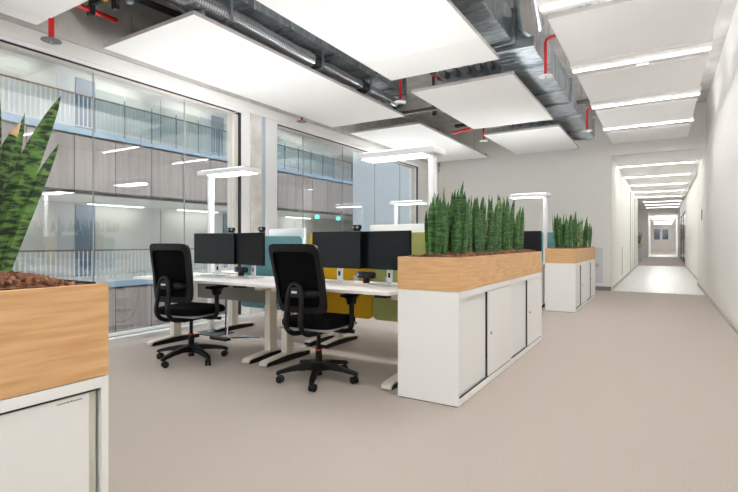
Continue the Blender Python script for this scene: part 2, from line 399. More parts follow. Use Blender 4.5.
def railing(z, label, glass):
    t = thing('gallery_railing', label, 'railing', (GX + 0.02, 4.0, z), 0, None)
    L_ = GY1 - 4.0 - 0.05
    MB().box(-0.025, 0.025, 0, L_, 0.86, 0.90, 0.006).build('top_rail', M['rail_wood'], t)
    MB().box(-0.01, 0.01, 0, L_, 0.05, 0.07).build('bottom_rail', M['baluster'], t)
    n = int(L_ / 0.112); rest = MB(); p = None
    for k in range(n):
        y = 0.03 + k * 0.112
        if k < 95:
            if p is None: p = MB().box(-0.008, 0.008, -0.012, 0.012, 0.07, 0.86).build('baluster', M['baluster'], t); p.location = (0, y, 0)
            else:
                c = p.copy(); COL.objects.link(c); c.location = (0, y, 0)
        else: rest.box(-0.008, 0.008, y - 0.012, y + 0.012, 0.07, 0.86)
    rest.build('baluster', M['baluster'], t)['kind'] = 'stuff'
    if glass:
        for k in range(14):
            y = 3.1 + 0.84 * k
            MB().box(0.03, 0.055, y - 0.013, y + 0.013, -0.05, 1.0).build('post', M['post'], t)
            if k < 13: MB().box(0.04, 0.05, y + 0.02, y + 0.82, 0.05, 1.12).build('glass_pane', M['clear'], t)
railing(0.0, 'pale blue baluster railing on the lower gallery across the atrium', False)
railing(4.07, 'pale blue baluster railing with glass panels on the upper gallery', True)
# gallery lights
proto = None
def gal_light(x, y, z, L_, label):
    t = thing('gallery_ceiling_light', label, 'light', (x, y, z), 0, 'gallery ceiling lights')
    MB().box(-0.06, 0.06, -L_ / 2, L_ / 2, -0.05, 0).build('housing', M['strip'], t)
    MB().box(-0.045, 0.045, -L_ / 2 + 0.01, L_ / 2 - 0.01, -0.058, -0.05).build('diffuser', M['led_gal'], t)
for k, y in enumerate((6.0, 9.3, 12.6, 15.9, 18.7)):
    gal_light(GX - 2.6, y, 2.36, 1.9, 'white strip light under the lower gallery soffit, %s from the left' % ['first', 'second', 'third', 'fourth', 'fifth'][k])
for k, y in enumerate((6.2, 9.3, 12.4, 15.5, 18.6)):
    gal_light(GX - 2.6, y, 6.6, 1.9, 'white strip light under the upper gallery ceiling, %s from the left' % ['first', 'second', 'third', 'fourth', 'fifth'][k])
for (y, lb) in ((17.6, 'small green exit sign on gallery soffit, left one seen through second window'), (19.3, 'small green exit sign on gallery soffit, right one near the blue wall')):
    t = thing('exit_sign', lb, 'exit sign', (GX - 0.6, y, 2.36))
    MB().box(-0.02, 0.02, -0.16, 0.16, -0.2, -0.02, 0.004).build('housing', M['strip'], t)
    MB().box(0.02, 0.024, -0.15, 0.15, -0.19, -0.03).build('sign_face', M['green'], t)

# ------------------------------------------------------------------ ceiling
ZP = 3.15
def ceiling_panel(x0, x1, y0, y1, label, n, axis='y'):
    t = thing('ceiling_panel', label, 'ceiling panel', ((x0 + x1) / 2, (y0 + y1) / 2, ZP), 0, 'suspended white ceiling panels')
    hx, hy = (x1 - x0) / 2, (y1 - y0) / 2
    m = MB()
    for k in range(n):
        a = -hy + 2 * hy * k / n; b = -hy + 2 * hy * (k + 1) / n
        m.box(-hx + 0.004, hx - 0.004, a + (0.0008 if k else 0.004), b - (0.0008 if k < n - 1 else 0.004), 0, 0.03)
    m.build('board', M['panel'], t)
    MB().box(-hx, -hx + 0.004, -hy, hy, 0, 0.036).box(hx - 0.004, hx, -hy, hy, 0, 0.036).box(-hx + 0.004, hx - 0.004, -hy, -hy + 0.004, 0, 0.036).box(-hx + 0.004, hx - 0.004, hy - 0.004, hy, 0, 0.036).build('edge_trim', M['alu'], t)
    for sy in (-1, 1):
        MB().box(-hx + 0.02, hx - 0.02, sy * (hy - 0.12) - 0.02, sy * (hy - 0.12) + 0.02, 0.031, 0.08).build('mounting_rail', M['galv_dark'], t)
        for sx in (-1, 1):
            MB().cyl((sx * (hx - 0.32), sy * (hy - 0.12), 0.08), (sx * (hx - 0.32), sy * (hy - 0.12), 4.0 - ZP), 0.004, 6).build('hanger_rod', M['galv'], t)
LC, MC, RC = (-5.05, -3.6), (-2.945, -1.565), (-0.91, 0.42)
ceiling_panel(*LC, -1.9, 2.23, 'white ceiling panel at top left corner above the foreground planter', 6)
ceiling_panel(*LC, 2.86, 6.98, 'long white ceiling panel along the window above the left desk', 6)
ceiling_panel(*LC, 7.55, 11.45, 'farther white ceiling panel by the window, behind the floor lamp head', 6)
ceiling_panel(*MC, 2.8, 5.35, 'brightest white ceiling panel at top centre above the right desk', 4)
ceiling_panel(*MC, 5.92, 8.45, 'white middle ceiling panel directly behind the top centre one', 4)
ceiling_panel(*MC, 9.02, 11.4, 'white middle ceiling panel nearest the far wall', 4)
ceiling_panel(*RC, 4.63, 5.9, 'largest pale ceiling panel at top right beside the right wall', 2)
ceiling_panel(*RC, 6.43, 7.72, 'pale right ceiling panel second from the camera between two strip lights', 2)
ceiling_panel(*RC, 8.27, 9.5, 'pale right ceiling panel third from the camera', 2)
ceiling_panel(*RC, 10.05, 11.25, 'narrow looking pale ceiling panel in front of the corridor opening', 2)
def strip_light(y, label, x0=-0.93, x1=0.44, w=0.3, z=ZP, m='led_strip', grp='strip lights on the right of the ceiling'):
    t = thing('ceiling_light', label, 'strip light', ((x0 + x1) / 2, y, z), 0, grp)
    h = (x1 - x0) / 2
    if m == 'led_strip': MB().box(-h + 0.05, h - 0.05, -w / 2 + 0.04, w / 2 - 0.04, 0.05, 0.056).build('uplight', M['strip_up'], t)
    MB().box(-h, h, -w / 2, w / 2, 0.0, 0.05, 0.004).build('housing', M['strip'], t)
    if m == 'led_strip':
        for sx in (-0.7, 0.7): MB().cyl((sx * h, 0, 0.056), (sx * h, 0, 4.0 - z), 0.004, 6).build('hanger_rod', M['galv'], t)
    MB().box(-h + 0.01, h - 0.01, -0.02 + w * 0.12, 0.02 + w * 0.12, -0.012, 0.0, 0.002).build('diffuser', M[m], t)
    return t
for y, lb in ((-2.9, 'white strip light across the ceiling well behind the camera'), (-0.9, 'white strip light across the ceiling above the camera'),
              (0.85, 'white strip light across the ceiling just before the camera'), (2.55, 'white strip light above the nearer carpet aisle'),
              (4.36, 'white strip light at the top edge beside the silver duct'),
              (6.17, 'white strip light between the first and second right ceiling panels'),
              (8.0, 'white strip light between the second and third right ceiling panels'),
              (9.66, 'white strip light between third right panel and the last one')):
    strip_light(y, lb)
t = thing('ceiling_sensor', 'small white box sensor on the strip light between right panels', 'sensor', (-0.2, 6.37, ZP + 0.04))
MB().box(-0.06, 0.06, -0.03, 0.05, -0.06, -0.002, 0.006).build('sensor_body', M['strip'], t)
for k, y in enumerate((13.9, 16.3, 18.8, 21.3, 23.8)):
    strip_light(y, 'bright strip light across the corridor ceiling, %s from the entrance' % ['first', 'second', 'third', 'fourth', 'fifth'][k], -0.98, 0.66, 0.14, 3.03, 'led_corr', 'corridor ceiling strip lights')
for k, y in enumerate((27.3, 30, 32.7, 35.4, 38.1)):
    strip_light(y, 'strip light on the lobby ceiling past the corridor, %s from the corridor' % ['first', 'second', 'third', 'fourth', 'fifth'][k], -1.0, 0.9, 0.14, 3.46, 'led_lobby', 'lobby ceiling strip lights')
for k, y in enumerate((46.5, 52, 57.5, 62.5, 66.5)):  # lights added to brighten the passage and its dark end wall
    strip_light(y, 'added strip light on the farthest passage ceiling, %s from the lobby' % ['first', 'second', 'third', 'fourth', 'fifth'][k], -0.9, 0.9, 0.2, 3.2, 'led_far_fill', 'added far passage strip lights')
t = thing('smoke_detector', 'small round white smoke detector on the corridor ceiling', 'smoke detector', (-0.1, 15.2, 3.05))
MB().cyl((0, 0, -0.03), (0, 0, 0), 0.06, 18).build('detector_base', M['strip'], t, True)
MB().cyl((0, 0, -0.05), (0, 0, -0.03), 0.04, 18).build('detector_cap', M['strip'], t, True)

# ducts ------------------------------------------------------------
def rect_duct(x0, x1, y0, y1, z0, z1, label, m='galv', step=0.34, mf='galv'):
    t = thing('air_duct', label, 'air duct', ((x0 + x1) / 2, (y0 + y1) / 2, z0))
    hx, hy, h = (x1 - x0) / 2, (y1 - y0) / 2, z1 - z0
    rb = MB().box(-hx, hx, -hy, hy, 0, h, 0.006); k = -hy + step
    while k < hy - 0.1:
        rb.box(-hx - 0.003, hx + 0.003, k - 0.006, k + 0.006, -0.004, h + 0.003); k += step
    rb.build('duct_body', M[m], t)
    for e in (-hy, hy):
        MB().box(-hx - 0.03, hx + 0.03, e - 0.018, e + 0.018, -0.03, h + 0.03, 0.003).build('flange', M[mf], t)
    for e in (-hy * 0.45, hy * 0.45):
        MB().box(-hx - 0.06, hx + 0.06, e - 0.02, e + 0.02, -0.035, -0.005).build('support_bar', M['galv'], t)
        for sx in (-1, 1):
            MB().cyl((sx * (hx + 0.045), e, -0.035), (sx * (hx + 0.045), e, 4.0 - z0), 0.005, 6).build('hanger_rod', M['galv'], t)
rect_duct(-4.30, -3.66, 0.5, 3.6, 3.56, 3.9, 'flat dark grey duct over the left panels, nearest section', 'galv_dark', 0.33)
rect_duct(-4.30, -3.66, 3.65, 5.7, 3.56, 3.9, 'flat dark grey duct over the left panels, middle section', 'galv_dark', 0.33)
rect_duct(-4.30, -3.66, 5.75, 7.1, 3.56, 3.9, 'shinier grey duct section near the middle sprinkler over the left panels', 'galv', 0.45)
rect_duct(-1.76, -1.46, 1.5, 5.5, 3.38, 3.72, 'narrow silver duct between the top centre panel and the tapered pipe', 'galv', 0.36)
rect_duct(-1.76, -1.26, 5.56, 8.2, 3.33, 3.68, 'wide silver duct section right behind the tapered pipe', 'galv', 0.12)
rect_duct(-1.76, -1.26, 8.26, 11.2, 3.33, 3.68, 'wide silver duct section nearest the far wall', 'galv', 0.28)
t = thing('round_duct', 'shiny round silver duct bending down into the wide duct', 'round duct', (-1.24, 5.5, 3.5))
MB().tube([(0.0, -2.2, 0.32), (0.0, -1.0, 0.28), (0.02, -0.56, 0.24), (0.02, -0.44, 0.19), (-0.015, -0.05, 0.045), (-0.02, 0.03, 0.03)], [0.12, 0.12, 0.12, 0.125, 0.14, 0.14], 22).build('duct_body', M['flex'], t, True)
for q in ((0.0, -1.0, 0.28), (0.02, -0.5, 0.215)):
    MB().cyl((q[0], q[1] - 0.012, q[2]), (q[0], q[1] + 0.012, q[2] - 0.002), 0.132, 20).build('seam_ring', M['galv'], t, True)
# ribbed flexible duct beside it
def flex(x, z, y0, y1, r, label, rib=0.03, amp=0.010, ends=True):
    t = thing('flexible_duct', label, 'flexible duct', (x, y0, z))
    n = int((y1 - y0) / rib) * 2; pts = []; rs = []
    for k in range(n + 1):
        pts.append((0, (y1 - y0) * k / n, 0.012 * math.sin(k * 0.05))); rs.append(r + (amp if k % 2 else 0))
    MB().tube(pts, rs, 18).build('hose', M['flex'], t, True)
    if ends:
        for e in (0.0, y1 - y0):
            MB().cyl((0, e - 0.03, 0), (0, e + 0.03, 0), r + 0.02, 18).build('clamp', M['steel_dark'], t, True)
flex(-3.74, 3.37, 1.2, 4.75, 0.08, 'ribbed silver flexible hose along the left panel edge')
flex(-3.74, 3.37, 4.82, 5.9, 0.07, 'smooth bright silver pipe continuing the ribbed hose', 0.4, 0.001)
flex(-3.74, 3.37, 5.97, 7.0, 0.065, 'dark far end of the silver hose near the middle sprinkler', 0.05, 0.006)
for k, y in enumerate((2.3, 3.3, 4.78, 5.93)):
    t = thing('strap_hanger', 'metal strap holding the silver hose, %s from the camera' % ['first', 'second', 'third', 'fourth'][k], 'strap hanger', (-3.60, y, 3.262), 0, 'hose strap hangers')
    MB().box(-0.008, 0.008, -0.015, 0.015, 0, 0.738).build('strap', M['galv'], t)
    MB().box(-0.24, 0.008, -0.015, 0.015, -0.012, 0.0).build('strap_foot', M['galv'], t)
# cross pipes and trays
def tray(x0, x1, y, z, label, m='cable_brown', w=0.1):
    t = thing('cable_tray', label, 'cable tray', ((x0 + x1) / 2, y, z))
    h = (x1 - x0) / 2
    MB().box(-h, h, -w / 2, -w / 2 + 0.006, 0, 0.05).box(-h, h, w / 2 - 0.006, w / 2, 0, 0.05).box(-h, h, -w / 2 + 0.006, w / 2 - 0.006, 0, 0.006).build('tray', M[m], t)
    for k in range(3):
        yy = -w / 4 + k * w / 4
        MB().tube([(-h, yy, 0.018), (-h * 0.3, yy + 0.008, 0.02), (h * 0.3, yy - 0.006, 0.018), (h, yy, 0.018)], 0.009, 6).build('cable', M['cable'], t, True)
    for sx in (-0.8, 0.8):
        MB().cyl((sx * h, 0, 0.006), (sx * h, 0, 4.0 - z), 0.004, 6).build('hanger_rod', M['galv'], t)
tray(-5.0, -1.9, 7.27, 3.26, 'brown cable tray crossing behind the middle sprinkler')
tray(-3.4, -1.9, 8.74, 3.3, 'brown cable tray crossing between the two farther middle panels', 'steel_dark')
tray(-3.3, -1.8, 5.6, 3.36, 'dark cable tray crossing behind the top centre panel', 'steel_dark')
tray(-1.15, 0.3, 8.12, 3.26, 'thin brown tray crossing above the right strip light', 'cable_brown', 0.06)
t = thing('cable_bundle', 'bundle of black cables running over the left panel gap near camera', 'cable bundle', (-4.35, 2.5, 3.28))
for k in range(4):
    MB().tube([(-0.5 + 0.05 * k, -0.9, 0.12 + 0.02 * k), (-0.2 + 0.04 * k, -0.3, 0.05), (0.1 + 0.03 * k, 0.15, 0.1), (0.25, 0.9 + 0.05 * k, 0.06 + 0.02 * k)], 0.012, 6).build('cable', M['cable'], t, True)
for (x, y, lb) in ((-4.3, 2.55, 'dark steel ceiling bracket left of the ribbed hose near camera'), (-2.5, 5.64, 'dark steel ceiling bracket in gap behind the top centre panel'),
                   (-2.75, 8.6, 'dark steel ceiling bracket left of the farther red elbow pipe'), (-3.3, 7.5, 'dark steel ceiling bracket behind the brown cable tray')):
    t = thing('ceiling_bracket', lb, 'bracket', (x, y, 3.24))
    MB().box(-0.03, 0.03, -0.02, 0.02, 0.0, 0.76).build('upright', M['steel_dark'], t)
    MB().box(0.20, 0.26, -0.02, 0.02, 0.0, 0.76).build('upright', M['galv_dark'], t)
    MB().tube([(0.03, 0, 0.05), (0.2, 0, 0.6)], 0.018, 6).build('diagonal_brace', M['steel_dark'], t)
# extra pipe runs in the service void
for k, (x, y0, y1, z, r, m, lb) in enumerate([(-2.35, 1.0, 11.8, 3.7, 0.06, 'galv', 'thin silver pipe running above the middle panels'),
        (-0.75, 1.0, 11.8, 3.75, 0.07, 'galv_dark', 'dull grey pipe running above the right panels'),
        (-4.6, 1.0, 11.8, 3.75, 0.05, 'galv', 'thin silver pipe running above the window panels')]):
    t = thing('service_pipe', lb, 'pipe', (x, y0, z))
    MB().cyl((0, 0, 0), (0, y1 - y0, 0), r, 14).build('pipe_body', M[m], t, True)
    for j in range(5):
        yy = 0.8 + j * 2.2
        MB().cyl((0, yy - 0.02, 0), (0, yy + 0.02, 0), r + 0.012, 14).build('clamp', M['steel_dark'], t, True)
        MB().cyl((0, yy, r), (0, yy, 4.0 - z), 0.005, 6).build('hanger_rod', M['galv'], t)
for k, y in enumerate((6.3, 9.75)):
    t = thing('branch_hose_set', 'row of silver foil branch hoses in the gap behind the %s middle panel' % ['top centre', 'second'][k], 'branch hoses', (-1.87, y, 3.33))
    MB().box(-1.0, 0.0, 0.24, 0.36, 0.1, 0.27, 0.004).build('plenum_box', M['galv'], t)
    for j in range(5):
        x = -0.10 - 0.165 * j; n = 30; P_ = []; r_ = []
        for q in range(n + 1):
            u = q / n; P_.append((x + 0.08 - 0.12 * u, -0.32 + 0.56 * u, 0.06 + 0.12 * u + 0.42 * max(0, 0.45 - u) ** 2 * 2.4)); r_.append(0.042 + (0.006 if q % 2 else 0))
        MB().tube(P_, r_, 12).build('hose', M['flex'], t, True)
    for sx in (-0.95, -0.05): MB().cyl((sx, 0.3, 0.27), (sx, 0.3, 0.67), 0.005, 6).build('hanger_rod', M['galv'], t)
t = thing('red_branch_pipe', 'short red pipe with a metal clamp in gap behind the top centre panel', 'pipe', (-2.72, 5.95, 3.42))
MB().cyl((0, -0.25, 0.02), (0, 0.42, 0), 0.024, 12).build('pipe', M['red'], t, True)
MB().cyl((0, 0.40, 0), (0, 0.46, 0), 0.032, 12).build('coupling', M['galv'], t, True)
MB().cyl((0, 0.30, 0.024), (0, 0.30, 0.58), 0.005, 6).build('hanger_rod', M['galv'], t)
# sprinklers
def sprinkler(name_label, x, y, zd, ztop, disc, main=None, r=0.018):
    t = thing('ceiling_sprinkler', name_label, 'sprinkler pipe', (x, y, zd))
    pts = [(0, 0, 0.02), (0, 0, ztop - zd - 0.05)]
    if main:
        dx, dy = main; l = math.hypot(dx, dy); ux, uy = dx / l, dy / l
        pts += [(ux * 0.015, uy * 0.015, ztop - zd - 0.015), (ux * 0.05, uy * 0.05, ztop - zd), (dx, dy, ztop - zd)]
    else: pts[-1] = (0, 0, ztop - zd)
    MB().tube(pts, r, 12).build('pipe', M['red'], t, True)
    MB().tube([(0, 0, 0.0), (0, 0, 0.008), (0, 0, 0.014)], [0.085, 0.08, 0.03], 24).build('cover_disc', M[disc], t, True)
    MB().cyl((0, 0, -0.035), (0, 0, 0), 0.009, 8).build('nozzle', M['galv'], t, True)
    return t
t = sprinkler('red sprinkler pipe with grey disc at upper left beside the window', -4.80, 2.24, 2.95, 3.38, 'disc_grey', (0, 0.62), 0.024)
MB().box(-0.04, 0.04, 0.34, 0.38, 0.38, 0.48).box(-0.02, 0.22, 0.345, 0.375, 0.47, 0.53).build('pipe_clamp', M['steel_dark'], t)
MB().box(0.22, 0.27, 0.34, 0.38, 0.465, 0.535).build('clamp_cap', M['yellow_cap'], t)
sprinkler('red drop pipe with white disc beside the top centre panel', -3.20, 6.08, 3.1, 3.5, 'disc', (0.9, 0.1))
sprinkler('long red drop pipe with white disc in front of the wide silver duct', -1.21, 6.06, 3.1, 3.56, 'disc', (1.3, -0.28))
sprinkler('red drop pipe with white disc over the last right ceiling panels', -1.165, 9.43, 3.1, 3.5, 'disc', (0.9, 0.0))
sprinkler('thin red drop pipe between the two farther middle panels', -3.06, 9.39, 3.12, 3.6, 'disc', None)
sprinkler('tiny red sprinkler with grey disc above the second window', -5.02, 6.1, 3.06, 3.13, 'disc_grey', None)
t = thing('ceiling_elbow_pipe', 'red elbow pipe in gap left of the farther middle panels', 'pipe', (-3.1, 8.6, 3.2))
MB().tube([(-0.35, 0.15, 0.0), (0.0, 0.0, 0.0), (0.06, -0.02, 0.02), (0.075, -0.025, 0.1), (0.075, -0.025, 0.3)], 0.025, 12).build('pipe', M['red'], t, True)
t = thing('red_main_pipe', 'red pipe seen in the gap between the two window panels', 'pipe', (-4.75, 7.05, 3.3))
MB().cyl((0, 0, 0), (0, 0.45, 0), 0.026, 12).build('pipe', M['red'], t, True)

# ------------------------------------------------------------------ cabinets and planters
XC = -1.155
def cabinet(y0, y1, label, grp=None, split=0.5, xf=XC, depth=0.455, text=False, lock=True):
    """sliding-door cabinet, doors on the +X face; local origin at floor, y0 end"""
    t = thing('sliding_door_cabinet', label, 'cabinet', (xf, y0, 0), 0, grp)
    W = y1 - y0; d = depth; h = 0.765
    c = MB()
    c.box(-d, -0.0, 0.0, 0.018, 0.006, h, 0.0015).box(-d, 0, W - 0.018, W, 0.006, h, 0.0015)
    c.box(-d, 0, 0.018, W - 0.018, h - 0.045, h).box(-d, 0, 0.018, W - 0.018, 0.006, 0.05).box(-d, -d + 0.01, 0.018, W - 0.018, 0.05, h - 0.045)
    c.build('carcass', M['lam'], t)
    MB().box(-d + 0.01, -0.012, 0.006, W - 0.006, 0.0, 0.006).build('plinth', M['gap'], t)
    m = 0.018 + (W - 0.036) * split
    dr = MB().box(-0.038, -0.022, 0.020, m + 0.02, 0.056, h - 0.05, 0.001).build('door', M['lam2'], t)
    MB().box(-0.0225, -0.0205, m - 0.004, m + 0.0, 0.056, h - 0.052).build('door_seal', M['gap'], dr)
    dr2 = MB().box(-0.018, -0.004, m + 0.008, W - 0.020, 0.056, h - 0.05, 0.001).build('door', M['lam2'], t)
    MB().box(-0.024, -0.012, m - 0.006, m + 0.008, 0.056, h - 0.05).build('door_seal', M['gap'], dr2)
    MB().box(-0.020, -0.004, 0.018, W - 0.018, 0.0465, 0.0525).build('door_track', M['gap'], t)
    if lock: MB().cyl((-0.005, m + 0.07, 0.385), (0.006, m + 0.07, 0.385), 0.011, 12).build('lock', M['lock'], dr2, True)
    return t
cabinet(3.02, 4.30, 'white sliding door cabinet under the nearer half of the middle planter', 'cabinets under the long planter')
cabinet(4.304, 5.585, 'white sliding door cabinet under the farther half of the middle planter', 'cabinets under the long planter')
cabinet(8.02, 9.28, 'white cabinet under the near half of the far planter', 'cabinets under the far planter')
cabinet(9.284, 10.55, 'white cabinet under the rear half of the far planter', 'cabinets under the far planter')
# foreground cabinet (its far end shows)
t = thing('sliding_door_cabinet', 'white cabinet under the foreground planter at left edge of photo', 'cabinet', (-1.19, -0.9, 0))
W = 1.588; h = 0.765; d = 0.44
MB().box(-d, 0, W - 0.018, W, 0.006, h, 0.001).box(-d, 0, 0, 0.05, 0.006, h, 0.001).box(-d, 0, 0.05, W - 0.018, h - 0.026, h).box(-d, 0, 0.05, W - 0.018, 0.006, 0.05).box(-d, -d + 0.01, 0.05, W - 0.018, 0.05, h - 0.026).build('carcass', M['lam'], t)
MB().box(-d + 0.01, -0.012, 0.006, W - 0.006, 0.0, 0.006).build('plinth', M['gap'], t)
dr = MB().box(-0.03, -0.006, 0.80, W - 0.044, 0.056, h - 0.033, 0.002).build('door', M['lam2'], t)
MB().box(-0.030, -0.012, W - 0.044, W - 0.025, 0.056, h - 0.033, 0.001).build('grip_edge', M['recess'], dr)
x = MB(); yy = W - 0.118
while yy < W - 0.062:
    L_ = random.uniform(0.002, 0.0045); x.box(-0.0062, -0.0056, yy, yy + L_, 0.7205, 0.7205 + random.uniform(0.003, 0.0045)); yy += L_ + 0.001
x.build('printed_line', M['ink'], dr)
MB().box(-0.05, -0.034, 0.05, 0.84, 0.056, h - 0.033, 0.001).build('door', M['lam2'], t)
MB().box(-0.04, -0.008, 0.05, W - 0.018, h - 0.033, h - 0.0262).build('door_track', M['gap'], t)

def planter_box(y0, y1, label, xf=XC, depth=0.455, z0=0.767, z1=0.996, endA=True, endB=True, grp=None):
    t = thing('planter_box', label, 'planter box', (xf, y0, z0), 0, grp)
    W = y1 - y0; H = z1 - z0; d = depth; th = 0.019
    b = MB().box(-th, 0, 0, W, 0, H, 0.001).box(-d, -d + th, 0, W, 0, H, 0.001)
    if endA: b.box(-d + th, -th, 0, th, 0, H, 0.001)
    if endB: b.box(-d + th, -th, W - th, W, 0, H, 0.001)
    b.box(-d + th, -th, th, W - th, 0, 0.012)
    b.build('wood_box', M['wood'], t)
    l = MB(); ya = th if endA else 0; yb = W - (th if endB else 0)
    l.box(-th - 0.004, -th, ya, yb, 0.02, H - 0.004).box(-d + th, -d + th + 0.004, ya, yb, 0.02, H - 0.004)
    if endA: l.box(-d + th + 0.004, -th - 0.004, ya, ya + 0.004, 0.02, H - 0.004)
    if endB: l.box(-d + th + 0.004, -th - 0.004, yb - 0.004, yb, 0.02, H + 0.004)
    l.box(-d + th + 0.004, -th - 0.004, ya + 0.004, yb - 0.004, 0.012, 0.02)
    l.build('liner', M['liner'], t)
planter_box(3.02, 4.30, 'oak planter box on the nearer middle cabinet', endB=False, grp='oak planter boxes of the middle planter')
planter_box(4.304, 5.585, 'oak planter box on the farther middle cabinet', endA=False, grp='oak planter boxes of the middle planter')
planter_box(8.02, 9.28, 'oak planter box on the near half of the far cabinets', endB=False, grp='oak planter boxes of the far planter')
planter_box(9.284, 10.55, 'oak planter box on the rear half of the far cabinets', endA=False, grp='oak planter boxes of the far planter')
planter_box(-0.9, 0.688, 'large oak planter box in the left foreground', xf=-1.19)

def pebbles(x0, x1, y0, y1, z, r, n, label, hump=None, sub=0, seed=1):
    rnd = random.Random(seed); b = bmesh.new()
    base = bmesh.new(); bmesh.ops.create_icosphere(base, subdivisions=1, radius=1.0)
    if sub == 0: base.free(); base = bmesh.new(); bmesh.ops.create_icosphere(base, subdivisions=1, radius=1.0)
    bv = [v.co.copy() for v in base.verts]; bf = [[v.index for v in f.verts] for f in base.faces]; base.free()
    for k in range(n):
        x = rnd.uniform(x0 + r, x1 - r); y = rnd.uniform(y0 + r, y1 - r)
        s = r * rnd.uniform(0.75, 1.2); zz = z + (hump(x, y) if hump else 0) + rnd.uniform(-0.3, 0.9) * r
        R = Matrix.Rotation(rnd.uniform(0, 6.28), 3, 'Z') @ Matrix.Rotation(rnd.uniform(0, 3), 3, 'X')
        sc = Vector((rnd.uniform(0.85, 1.25), rnd.uniform(0.8, 1.1), rnd.uniform(0.7, 0.95)))
        vs = [b.verts.new(Vector((x, y, zz)) + R @ Vector((c.x * sc.x, c.y * sc.y, c.z * sc.z)) * s * rnd.uniform(0.9, 1.1)) for c in bv]
        for f in bf: b.faces.new([vs[i] for i in f])
    # solid bed under the loose pebbles
    nx, ny = 8, 24; g = []
    for i in range(nx + 1):
        row = []
        for j in range(ny + 1):
            x = x0 + (x1 - x0) * i / nx; y = y0 + (y1 - y0) * j / ny
            row.append(b.verts.new((x, y, z - r * 0.3 + (hump(x, y) if hump else 0))))
        g.append(row)
    for i in range(nx):
        for j in range(ny): b.faces.new((g[i][j], g[i + 1][j], g[i + 1][j + 1], g[i][j + 1]))
    me = bpy.data.meshes.new('clay_pebbles'); b.to_mesh(me); b.free()
    for p in me.polygons: p.use_smooth = True
    me.materials.append(M['clay']); o = bpy.data.objects.new('clay_pebbles', me); COL.objects.link(o)
    tag(o, label, 'clay pebbles', None, 'stuff')
pebbles(-1.565, -1.18, 3.045, 5.56, 0.985, 0.011, 2600, 'brown clay pebbles filling the middle planter around the plants', lambda x, y: 0.012 * math.sin(y * 5) ** 2 + 0.018 * max(0, 1 - abs(x + 1.38) / 0.2), seed=2)
pebbles(-1.565, -1.18, 8.045, 10.52, 0.985, 0.013, 1400, 'brown clay pebbles filling the far planter', lambda x, y: 0.015 * max(0, 1 - abs(x + 1.38) / 0.2), seed=3)
pebbles(-1.60, -1.216, 0.0, 0.664, 0.970, 0.0098, 1500, 'brown clay pebbles heaped in the foreground planter',
        lambda x, y: 0.045 * max(0.0, min(1.0, (0.70 - y) / 0.14)) * (1 - max(0, (abs(x + 1.42) - 0.08)) * 2.6), 1, seed=4)

# ------------------------------------------------------------------ snake plants
def blade(m, base, tip, w, th=0.006, bend=(0, 0, 0), face=0.0, n=9, cut=False, wmax=0.45):
    base, tip, bend = Vector(base), Vector(tip), Vector(bend)
    fx = Vector((math.cos(face), math.sin(face), 0))
    rings = []
    for k in range(n + 1):
        t_ = k / n
        c = base.lerp(tip, t_) + bend * (4 * t_ * (1 - t_))
        if t_ < wmax: ww = 0.62 + 0.38 * math.sin(t_ / wmax * PI / 2)
        else: ww = max(0.03, math.cos((t_ - wmax) / (1 - wmax) * PI / 2) ** 0.65)
        if cut: ww = 0.62 + 0.38 * math.sin(min(1, t_ / 0.5) * PI / 2) if t_ < 0.7 else (1.0 - (t_ - 0.7) * 2.0)
        d = (tip - base).normalized()
        u = (fx - d * fx.dot(d)).normalized(); nrm = d.cross(u)
        hw = w / 2 * ww; hh = th * (0.4 + 0.6 * ww)
        cup = hw * 0.35
        rings.append([c - u * hw + nrm * cup, c - u * hw * 0.5 - nrm * hh * 0.2 + nrm * cup * 0.3, c - nrm * hh * 0.6, c + u * hw * 0.5 - nrm * hh * 0.2 + nrm * cup * 0.3, c + u * hw + nrm * cup,
                      c + u * hw * 0.5 + nrm * hh + nrm * cup * 0.3, c + nrm * hh * 0.9, c - u * hw * 0.5 + nrm * hh + nrm * cup * 0.3])
    m.loft(rings)
def plant(x, y, z, leaves, label, grp, mt='leaf', seed=0):
    """leaves: (dx,dy, tipdx,tipdy,height,width,mat)"""
    t = thing('snake_plant', label, 'plant', (x, y, z), 0, grp)
    rnd = random.Random(seed); A = MB(); B = MB(); nb = 0
    for (dx, dy, tx, ty, hh, ww, pale) in leaves:
        f = rnd.uniform(-0.5, 0.5) + PI / 2 * 0.75
        tgt = B if pale else A
        if pale: nb += 1
        blade(tgt, (dx, dy, -0.01), (tx, ty, hh), ww, 0.005, (rnd.uniform(-.012, .012), rnd.uniform(-.015, .015), 0), f, 9, False, rnd.uniform(0.45, 0.65))
    A.build('foliage', M[mt], t, True)
    if nb: B.build('pale_leaf', M['leaf_pale'], t, True, label='paler yellow green leaf')
    else: B.bm.free()
    return t
ORD = ['first', 'second', 'third', 'fourth', 'fifth', 'sixth', 'seventh', 'eighth', 'ninth', 'tenth']
rnd = random.Random(11)
def mk_leaves(n, sp, hmax, pale=0.12, w=0.05):
    out = []
    for k in range(n):
        a = rnd.uniform(0, 6.28); r = sp * math.sqrt(rnd.uniform(0.02, 1))
        dx, dy = r * math.cos(a) * 0.9, r * math.sin(a) * 1.2
        hh = hmax * (1 if k == 0 else rnd.uniform(0.66, 0.98))
        out.append((dx, dy, dx * 1.15 + rnd.uniform(-.025, .025), dy * 1.1 + rnd.uniform(-.03, .04), hh, w * rnd.uniform(0.7, 1.0), rnd.random() < pale))
    return out
ys = [3.20, 3.39, 3.61, 3.87, 4.14, 4.41, 4.68, 4.93, 5.16, 5.35]
hs = [0.47, 0.50, 0.545, 0.53, 0.52, 0.56, 0.58, 0.585, 0.56, 0.52]
